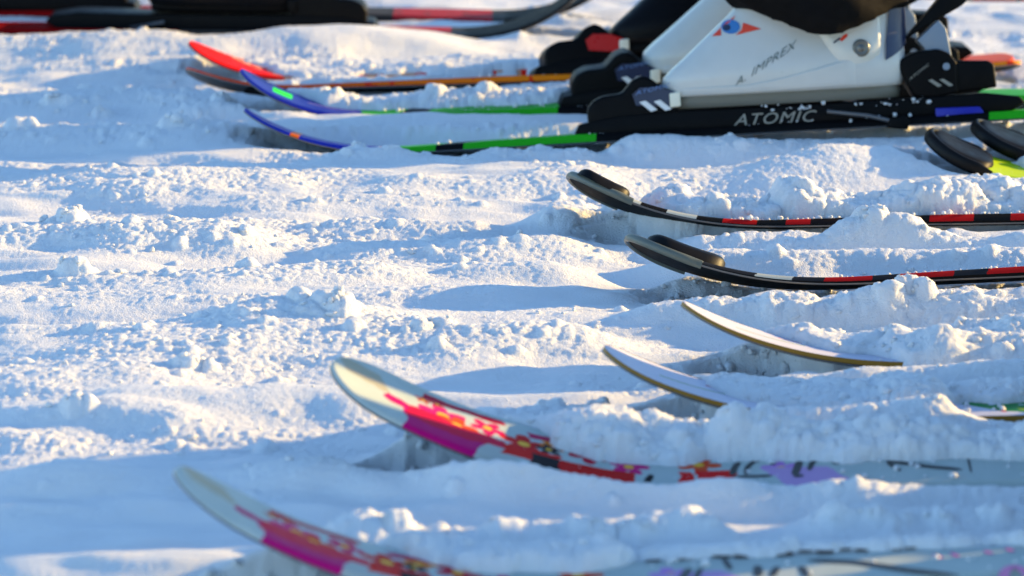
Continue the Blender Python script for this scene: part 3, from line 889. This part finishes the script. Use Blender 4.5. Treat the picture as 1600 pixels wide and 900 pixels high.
def side_panel(name, xa, xb, zlo, zhi, off, m, parent, sides=(-1, 1), nu=26, nv=16, thick=True):
    """a moulded plate lying on the boot's flank between two outlines"""
    V, Q = [], []
    for s in sides:
        b = len(V)
        xs = np.linspace(xa, xb, nu)
        for i, xx in enumerate(xs):
            for j in range(nv):
                t = j / (nv - 1); zz = zlo(xx) + (zhi(xx) - zlo(xx)) * t
                edge = min(1, min(j, nv - 1 - j) / 1.0, min(i, nu - 1 - i) / 1.0)
                V.append((xx, s * (boot_y(xx, zz) + (off if edge > 0 else -.001)), zz))
        q = grid_q(nu, nv) + b
        Q.append(q if s < 0 else q[:, ::-1])
    return mesh_np(name, np.array(V), np.concatenate(Q), m, parent)
def make_boot(k, toeX, shell_m, cuff_m, sole_m, spoiler_m, label, group, decor=True, z0=.036, sole=.292):
    root = link(bpy.data.objects.new('ski_boot', None)); root.empty_display_size = .05
    f = sole / .292
    root.matrix_world = ski_matrix(k) @ Matrix.Translation((toeX, 0, z0)) @ Matrix.Scale(f, 4)
    tag(root, label, 'ski boot', group)
    V, Q = loft([(.0005, .012, .290, .033), (.001, .006, .294, .035), (.010, .004, .296, .036), (.0175, .008, .294, .036)])
    so = mesh_np('sole', V, np.vstack([Q]), sole_m, root)
    zs = np.linspace(BOOT[0, 0], BOOT[-1, 0], 46)
    lv = [(.0145, .02, .28, .03)] + [(z, *(np.interp(z, BOOT[:, 0], BOOT[:, i]) for i in (1, 2, 3))) for z in zs] + [(.2851, .135, .275, .045), (.25, .14, .27, .04)]
    V, Q = loft(lv, 56)
    V[:, 1] += 0
    mesh_np('shell', V, Q, shell_m, root)
    # raised lower edge of the shell, sweeping up to the heel
    side_panel('shell_ridge', .02, .24, lambda q: .0165, lambda q: .026 + .030 * max(0, (q - .10) / .14) ** 1.3, .0022, shell_m, root)
    # cuff plate with hinge
    lo = lambda q: .155 - .112 * math.sin(min(1, max(0, (q - .165) / .066)) * math.pi / 2) if q < .231 else .043 + .022 * max(0, (q - .24) / .04) ** 2
    side_panel('cuff', .166, .272, lo, lambda q: .235, .0065, cuff_m, root, nu=40)
    # rear spoiler wrapped round the heel of the cuff
    nz, na = 12, 26; V = []
    for i in range(nz):
        for j in range(na):
            a = -.78 + 1.56 * j / (na - 1)
            t = i / (nz - 1); zl = .071 - .024 * (abs(a) / .78) ** 1.3; z = zl + (.175 - zl) * t
            xf, xb, hw = (np.interp(z, BOOT[:, 0], BOOT[:, q]) for q in (1, 2, 3))
            c, s = math.cos(a), math.sin(a)
            V.append(((xf + xb) / 2 + ((xb - xf) / 2 + .003) * abs(c) ** (2 / BE), (hw + .003) * math.copysign(abs(s) ** (2 / BE), s), z))
    mesh_np('rear_spoiler', np.array(V), grid_q(nz, na), spoiler_m, root)
    # hinge rivets
    for s in (-1, 1):
        yy = s * (float(boot_y(.245, .064)) + .0068); P = []
        prof = [(.0001, .0022), (.0035, .0022), (.0045, .0012), (.0065, .0014), (.0085, .0024), (.0105, .0014), (.0112, -.002)]
        for r, h in prof:
            for q in range(24):
                a = 2 * math.pi * q / 24; P.append((.245 + r * math.cos(a), yy + s * h, .064 + r * math.sin(a)))
        mesh_np('hinge_rivet', np.array(P), grid_q(len(prof), 24, True), STEELD, root)
    # welt line across the instep
    P = [(.052 + .0 * t, 0, 0) for t in (0,)]
    pts_ = []
    for q in np.linspace(-1, 1, 17):
        z = .118 + .012 * (1 - abs(q)); xf, xb, hw = (np.interp(z, BOOT[:, 0], BOOT[:, i]) for i in (1, 2, 3))
        xx = xf + .0 + .055 * abs(q) ** 1.5
        pts_.append((xx - .0006, math.copysign(float(boot_y(max(xx, xf + .0005), z)), q) if abs(q) > .05 else 0, z))
    bar('instep_seam', pts_, .0012, GREYB, root, 6)
    if decor:
        def on(a, b, off=.0008): return (a, -(float(boot_y(a, b)) + off), b)
        def decal(name, pts, m, off=.0008, parent=root):
            bm = bmesh.new()
            bm.faces.new([bm.verts.new((a, 0, b)) for a, b in pts])
            bmesh.ops.triangulate(bm, faces=bm.faces)
            bmesh.ops.subdivide_edges(bm, edges=list(bm.edges), cuts=2, use_grid_fill=True)
            for v in bm.verts: v.co = Vector(on(v.co.x, v.co.z, off))
            return bm_obj(name, bm, m, parent)
        P2 = lambda px, py: ((px - 1040) / 1228, (175 - .04 * (px - 1040) - py) / 1215)
        pr = REDO
        decal('emblem_wing', [P2(1153, 63), P2(1192, 54), P2(1165, 44), P2(1162, 55)], pr)
        decal('emblem_wing', [P2(1117, 64), P2(1138, 45), P2(1155, 33), P2(1150, 40), P2(1131, 52), P2(1131, 63)], pr)
        ball = [P2(1146 + 14 * math.cos(q * .45), 50 + 11 * math.sin(q * .45)) for q in range(14)]
        decal('emblem_ball', ball, BLUEP, .0011)
        eye = [P2(1140 + 6 * math.cos(q * .63), 51 + 5 * math.sin(q * .63)) for q in range(10)]
        decal('emblem_ball_dark', eye, NAVY, .0014)
        a0, b0 = P2(1146, 142); a1, b1 = P2(1247, 80); sl = (b1 - b0) / (a1 - a0)
        put_text('lettering', 'A. IMPREX', .0125, SCRIPT, root, lambda a, b: on(a0 + a * 1.3 - b * .1, b0 + a * 1.3 * sl + b), .45, 1.05)
        put_text('lettering', 'IX9', .0125, SCRIPT, root, lambda a, b: on(P2(1293, 66)[0] + a * 1.15, P2(1293, 66)[1] + b + a * .35, .0073), .3, 1.)
        decal('flag_mark', [P2(1309, 72), P2(1316, 65), P2(1322, 63), P2(1321, 68), P2(1312, 75)], REDO, .0074)
        decal('flag_mark', [P2(1299, 76), P2(1310, 68), P2(1309, 72), P2(1300, 78)], NAVY, .0074)
    return root
STEELD = mat('dark_rivet_steel', (.16, .16, .15), .35, metal=.8)
REDO = mat('orange_red_print', srgb('#dd3a14'), .45)
BLUEP = mat('blue_print', srgb('#2f72b4'), .45)
SCRIPT = mat('grey_green_print', srgb('#66716c'), .5)
BOOTW = mat('white_boot_plastic', srgb('#c6c8c4'), .34, coat=.2)
CUFFW = mat('warm_white_boot_plastic', srgb('#d2d1c8'), .34, coat=.2)
SOLEW = mat('grey_boot_sole', srgb('#6a6b62'), .5)
BOOTK = mat('black_boot_plastic', (.003, .003, .004), .42, .12)
BOOTKB = mat('dark_blue_boot_plastic', srgb('#151c2c'), .36, .3)

# ------------------------------------------------------------------ build: skis
pink_g, white_g = None, None
sA = make_ski('A', 'pink', 'nearest blurred white ski with magenta block and flower print, at the bottom edge', 'skis pointing left', .25)
sB = make_ski('B', 'pink', 'white ski with bright pink block and flowers, its round tip standing up above the snow', 'skis pointing left', .25)
sC = make_ski('C', 'white', 'pale lilac ski with golden edge and a thin green stripe near its tip', 'skis pointing left', .9, strip=GOLD)
sD = make_ski('D', 'white', 'pale ski with golden edge just behind the green-striped one, short stretch showing', 'skis pointing left', .9, strip=GOLD)
sE = make_ski('E', 'blocksE', 'dark ski with grey rimmed tip, black oval pad and bare red-and-grey blocks', 'skis pointing left', .45)
sF = make_ski('F', 'blocksF', 'red and black ski heaped with lumpy snow, black pad on its tip', 'skis pointing left', .35)
sG = make_ski('G', 'lime', 'lime yellow ski with black tip guard at the right edge, nearer of two', 'skis pointing left', .25)
sH = make_ski('H', 'lime', 'ski with black tip guard at the right edge, behind the lime yellow one', 'skis pointing left', .25)
sI = make_ski('I', 'blueI', 'thin blue-tipped green ski under the near white boot', 'skis pointing left', .2)
sJ = make_ski('J', 'blueJ', 'blue-tipped green ski with bright green badge, under the far white boot', 'skis pointing left', .2)
sK = make_ski('K', 'orange', 'orange ski with grey and black underside, crossing behind the blue tip', 'skis pointing left', .3, None, M_BASEG)
sL = make_ski('L', 'red', 'bright red-tipped ski half buried in snow, behind the orange one', 'skis pointing left', .3, None, M_BASEG)
sM = make_ski('M', 'far', 'dark grey and red ski at the top pointing right, tip curling up', 'skis pointing right', .35)
sN = make_ski('N', 'far', 'second grey ski pointing right, just behind the red-topped one at the top', 'skis pointing right', .35)
sO = make_ski('O', 'far', 'distant blurred ski along the upper right edge of the picture', None, .35)

for k, root in (('A', sA), ('B', sB)):
    zf = ski_top_z(k)
    st = dict(A={'lettering': [([(0.4042, -0.019), (0.4158, 0.0116)], 0.007), ([(0.4141, -0.0206), (0.4248, 0.0101)], 0.005), ([(0.4462, 0.0308), (0.4463, 0.0021)], 0.005), ([(0.4684, 0.0091), (0.4635, -0.0196)], 0.007), ([(0.4735, -0.0213), (0.4828, 0.0042)], 0.006), ([(0.5005, 0.0012), (0.5007, -0.0259)], 0.007), ([(0.5092, 0.0169), (0.5441, 0.0046), (0.5762, -0.0198), (0.6139, -0.0418)], 0.012)], 'ring_print': [([(0.6621, -0.053), (0.6572, -0.0672), (0.6513, -0.0764), (0.6463, -0.0778), (0.6438, -0.0709), (0.6445, -0.0579), (0.6483, -0.0428), (0.654, -0.0304), (0.6597, -0.0247), (0.6637, -0.0276), (0.6646, -0.0382), (0.6621, -0.0529)], 0.008), ([(0.607, 0.0087), (0.6115, 0.0099)], 0.012), ([(0.6208, 0.0109), (0.6252, 0.0121)], 0.012), ([(0.6477, 0.0128), (0.6522, 0.014)], 0.012), ([(0.6656, 0.0163), (0.6701, 0.0175)], 0.012)], 'edge_marks': [([(0.3853, 0.0364), (0.3984, 0.0363)], 0.0055000000000000005), ([(0.408, 0.0375), (0.4248, 0.0374)], 0.007700000000000001), ([(0.4381, 0.0386), (0.4532, 0.0385)], 0.0099), ([(0.4544, 0.0347), (0.4656, 0.0346)], 0.011000000000000001), ([(0.4719, 0.0383), (0.4813, 0.0382)], 0.006600000000000001), ([(0.4848, 0.0363), (0.5017, 0.0362)], 0.013200000000000002), ([(0.5062, 0.04), (0.5175, 0.0399)], 0.007700000000000001), ([(0.5187, 0.0361), (0.5337, 0.036)], 0.011000000000000001), ([(0.5384, 0.0404), (0.5479, 0.0403)], 0.0088), ([(0.5492, 0.0378), (0.5606, 0.0377)], 0.0121), ([(0.5647, 0.0389), (0.5741, 0.0388)], 0.011000000000000001), ([(0.5776, 0.0376), (0.5871, 0.0375)], 0.013200000000000002), ([(0.589, 0.0375), (0.5985, 0.0374)], 0.011000000000000001)]}, B={'lettering': [([(0.3587, -0.0156), (0.3608, 0.0022), (0.3647, 0.0173)], 0.006), ([(0.3595, -0.0194), (0.3924, -0.0184)], 0.006), ([(0.37, -0.0145), (0.3719, 0.0043), (0.3769, 0.0161), (0.3827, 0.0207)], 0.005), ([(0.3916, 0.019), (0.3939, 0.0075)], 0.004), ([(0.4109, -0.0189), (0.4162, 0.016)], 0.007), ([(0.41, -0.0212), (0.4184, -0.0195)], 0.006), ([(0.4233, -0.0079), (0.4262, 0.01), (0.4296, 0.0156)], 0.005), ([(0.4458, 0.0142), (0.4495, 0.0065)], 0.009), ([(0.4886, 0.0131), (0.5076, 0.0054), (0.528, -0.0032), (0.5517, -0.0099)], 0.008), ([(0.49, 0.0092), (0.4994, -0.0118)], 0.005), ([(0.5581, 0.0183), (0.5584, -0.0171)], 0.002)]})[k]
    for nm, m, off in (('lettering', INK, .0011), ('ring_print', PINKI, .0012), ('edge_marks', BROWN, .0013)):
        for one in st.get(nm, []): stroke_mesh(nm, [one], zf, m, root, off)

tip_rim('E', sE, .075, .003, .001, -.003, GREYP)
tip_pad('E', sE, .016, .105, -.017, .033, .014, BLKM)
tip_rim('F', sF, .07, .003, .002, -.002, GREYP)
tip_pad('F', sF, .004, .068, -.030, .024, .011, BLKM)
for k, root in (('G', sG), ('H', sH)):
    tip_rim(k, root, .085, .004, .007, -.004, BLKM)
    tip_pad(k, root, .004, .088, 0, .05, .010, BLK)

make_binding('I', sI, .540, .292, NAVY, 'ATOMIC', rear_blue=True)
make_binding('J', sJ, .545, .292, NAVY, 'ATOMIC')
make_binding('K', sK, .588, .285, REDP, stripes=False)
make_binding('L', sL, .66, .285, REDP, stripes=False)
make_binding('A', sA, .83, .30, BLK)  # bindings on A to D hold the unseen, added skiers
make_binding('B', sB, .80, .30, BLK)
make_binding('C', sC, .63, .30, BLK)
make_binding('D', sD, .63, .30, BLK)
make_binding('M', sM, .44, .22, BLK, stripes=False, block=BLK, heel=False)
make_binding('N', sN, .87, .22, BLK, stripes=False, block=BLK, heel=False)

make_boot('I', .540, BOOTW, CUFFW, SOLEW, NAVY, 'white ski boot with orange winged emblem, nearest of the boots', 'ski boots')
make_boot('J', .545, BOOTW, CUFFW, SOLEW, NAVY, 'white ski boot behind the emblem boot, only its instep showing', 'ski boots', decor=False)
bk = make_boot('K', .588, BOOTK, BOOTK, BLK, BOOTKB, 'black ski boot held by the red toe binding', 'ski boots', decor=False, sole=.285)
bl = make_boot('L', .66, BOOTK, BOOTKB, BLK, BOOTKB, 'black ski boot on the red ski, behind the red toe binding', 'ski boots', decor=False, sole=.285)
make_boot('A', .83, BOOTK, BOOTK, BLK, BOOTKB, 'black ski boot on the nearest flowered ski, unseen beyond the right edge', 'ski boots', decor=False, sole=.30)  # boots on A to D belong to unseen skiers added for their shade
make_boot('B', .80, BOOTK, BOOTK, BLK, BOOTKB, 'black ski boot on the second flowered ski, unseen beyond the right edge', 'ski boots', decor=False, sole=.30)
make_boot('C', .63, BOOTK, BOOTK, BLK, BOOTKB, 'black ski boot on the pale ski with the green stripe, unseen beyond the right edge', 'ski boots', decor=False, sole=.30)
make_boot('D', .63, BOOTK, BOOTK, BLK, BOOTKB, 'black ski boot on the farther pale ski with golden edge, unseen beyond the right edge', 'ski boots', decor=False, sole=.30)
bm_ = make_boot('M', .44, BOOTK, BOOTKB, BLK, BOOTKB, 'black ski boot at the top left on the ski that points right', 'ski boots', decor=False, sole=.22)
bn_ = make_boot('N', .87, BOOTK, BOOTK, BLK, BOOTKB, 'black ski boot in the top left corner', 'ski boots', decor=False, sole=.22)
for b in (bk,):
    flat_poly('stripe', [(.045, .083), (.055, .08), (.085, .103), (.078, .107)], -.0485, WHITEP, b, 0, 0, .0006)

# ------------------------------------------------------------------ people: trouser legs above the boots
def c_cloth(base):
    def f():
        return mixc(noise(40, 4, coord(), 2.), base, tuple(q * 1.9 + .002 for q in base))
    return f
TROUS = mat('black_trouser_cloth', c_cloth((.003, .0026, .0026)), .85, .08, bump=(.35, .002, 90))
TROUB = mat('dark_blue_trouser_cloth', c_cloth((.004, .006, .011)), .85, .1, bump=(.35, .002, 90))
def make_person(boots, m, label, hem=.104, flare=1.0, seed=0):
    """lower body in ski trousers: two legs joined at the hips, hems falling over the boots"""
    V, Q = [], []
    n = 40
    hips = []
    ends = []
    for (k, toeX, f) in boots:
        M = ski_matrix(k) @ Matrix.Translation((toeX, 0, .036)) @ Matrix.Scale(f, 4)
        ends.append((M @ Vector((.2, 0, hem)), (M.to_3x3() @ Vector((-1, 0, 0))).normalized()))
    mid = (ends[0][0] + ends[1][0]) / 2; fwd = (ends[0][1] + ends[1][1]).normalized(); fwd.z = 0; fwd.normalize()
    side = Vector((0, 0, 1)).cross(fwd)
    for li, (foot, fd) in enumerate(ends):
        sg = 1 if (foot - mid).dot(side) > 0 else -1
        hip = mid + side * (.085 * sg) + Vector((0, 0, .70)) - fwd * .10
        knee = foot + (hip - foot) * .48 + fwd * .13
        b = len(V); levels = []
        for i in range(34):
            t = i / 33
            p = (1 - t) ** 2 * foot + 2 * t * (1 - t) * (knee + (knee - (foot + hip) / 2) * .6) + t * t * hip
            rx = (.118 - .03 * min(1, t * 5) + .015 * max(0, t - .5)) * flare; ry = (.088 - .012 * min(1, t * 5) + .022 * max(0, t - .5)) * flare
            if i == 0: rx, ry = rx * .9, ry * .9
            for j in range(n):
                a = 2 * math.pi * j / n
                fold = 1 + .05 * math.sin(a * 5 + t * 22 + seed) * (1 - .5 * t) + .035 * math.sin(a * 9 - t * 40 + li)
                drop = (.008 * math.sin(a * 3 + seed) + .018 * math.cos(a) * 0 - .014 * abs(math.cos(a)) ** 2 * -1) * max(0, 1 - t * 8)
                q = p - fwd * (math.cos(a) * rx * fold) + side * (math.sin(a) * ry * fold) + Vector((0, 0, drop))
                V.append(tuple(q))
        Q.append(grid_q(34, n, True) + b)
        V.append(tuple(foot + Vector((0, 0, .012)))); c0 = len(V) - 1
        Q.append(np.array([[b + j, b + (j + 1) % n, c0, c0] for j in range(n)]))
        hips.append(hip)
    b = len(V)
    c = (hips[0] + hips[1]) / 2
    for i in range(12):
        t = i / 11; r = math.sin(math.pi * min(.98, max(.06, t * .9 + .06))) ** .5
        for j in range(n):
            a = 2 * math.pi * j / n
            V.append(tuple(c + Vector((0, 0, -.13 + .30 * t)) + fwd * math.cos(a) * .125 * r + side * math.sin(a) * .175 * r))
    Q.append(grid_q(12, n, True) + b)
    for base_, fl in ((b, 0), (b + 11 * n, 1)):
        V.append(tuple(np.mean(np.array(V[base_:base_ + n]), 0))); cc = len(V) - 1
        Q.append(np.array([[base_ + j, base_ + (j + 1) % n, cc, cc] for j in range(n)]))
    bm = bmesh.new(); vs = [bm.verts.new(v) for v in V]
    for q in np.concatenate(Q):
        idx = list(dict.fromkeys(int(w) for w in q))
        if len(idx) > 2: bm.faces.new([vs[w] for w in idx])
    foot0 = mid.copy()
    o = bm_obj('person', bm, m, None, True)
    rm = o.modifiers.new('union', 'REMESH'); rm.mode = 'VOXEL'; rm.voxel_size = .007; rm.use_smooth_shade = True
    sm = o.modifiers.new('soft', 'SMOOTH'); sm.factor = .5; sm.iterations = 2
    tag(o, label, 'person')
    return o
make_person((('I', .540, 1.), ('J', .545, 1.)), TROUS, 'person in wide black ski trousers standing in the white boots', .101, 1., 0.)
make_person((('K', .588, .976), ('L', .66, .976)), TROUB, 'person in dark ski trousers standing in the black boots by the red binding', .15, .85, 1.)
make_person((('A', .83, 1.03), ('B', .80, 1.03)), TROUB, 'person in dark blue trousers standing on the flowered pink skis, unseen beyond the right edge', .15, .9, 4.)  # unseen skier on these skis, added so the legs shade the foreground
make_person((('C', .63, 1.03), ('D', .63, 1.03)), TROUS, 'person in dark trousers standing on the pale golden-edged skis, unseen beyond the right edge', .15, .9, 3.)  # also out of view, put in for its shadow across the foreground
make_person((('M', .44, .753), ('N', .87, .753)), TROUS, 'person in black trousers at the top left facing right', .15, .85, 2.)
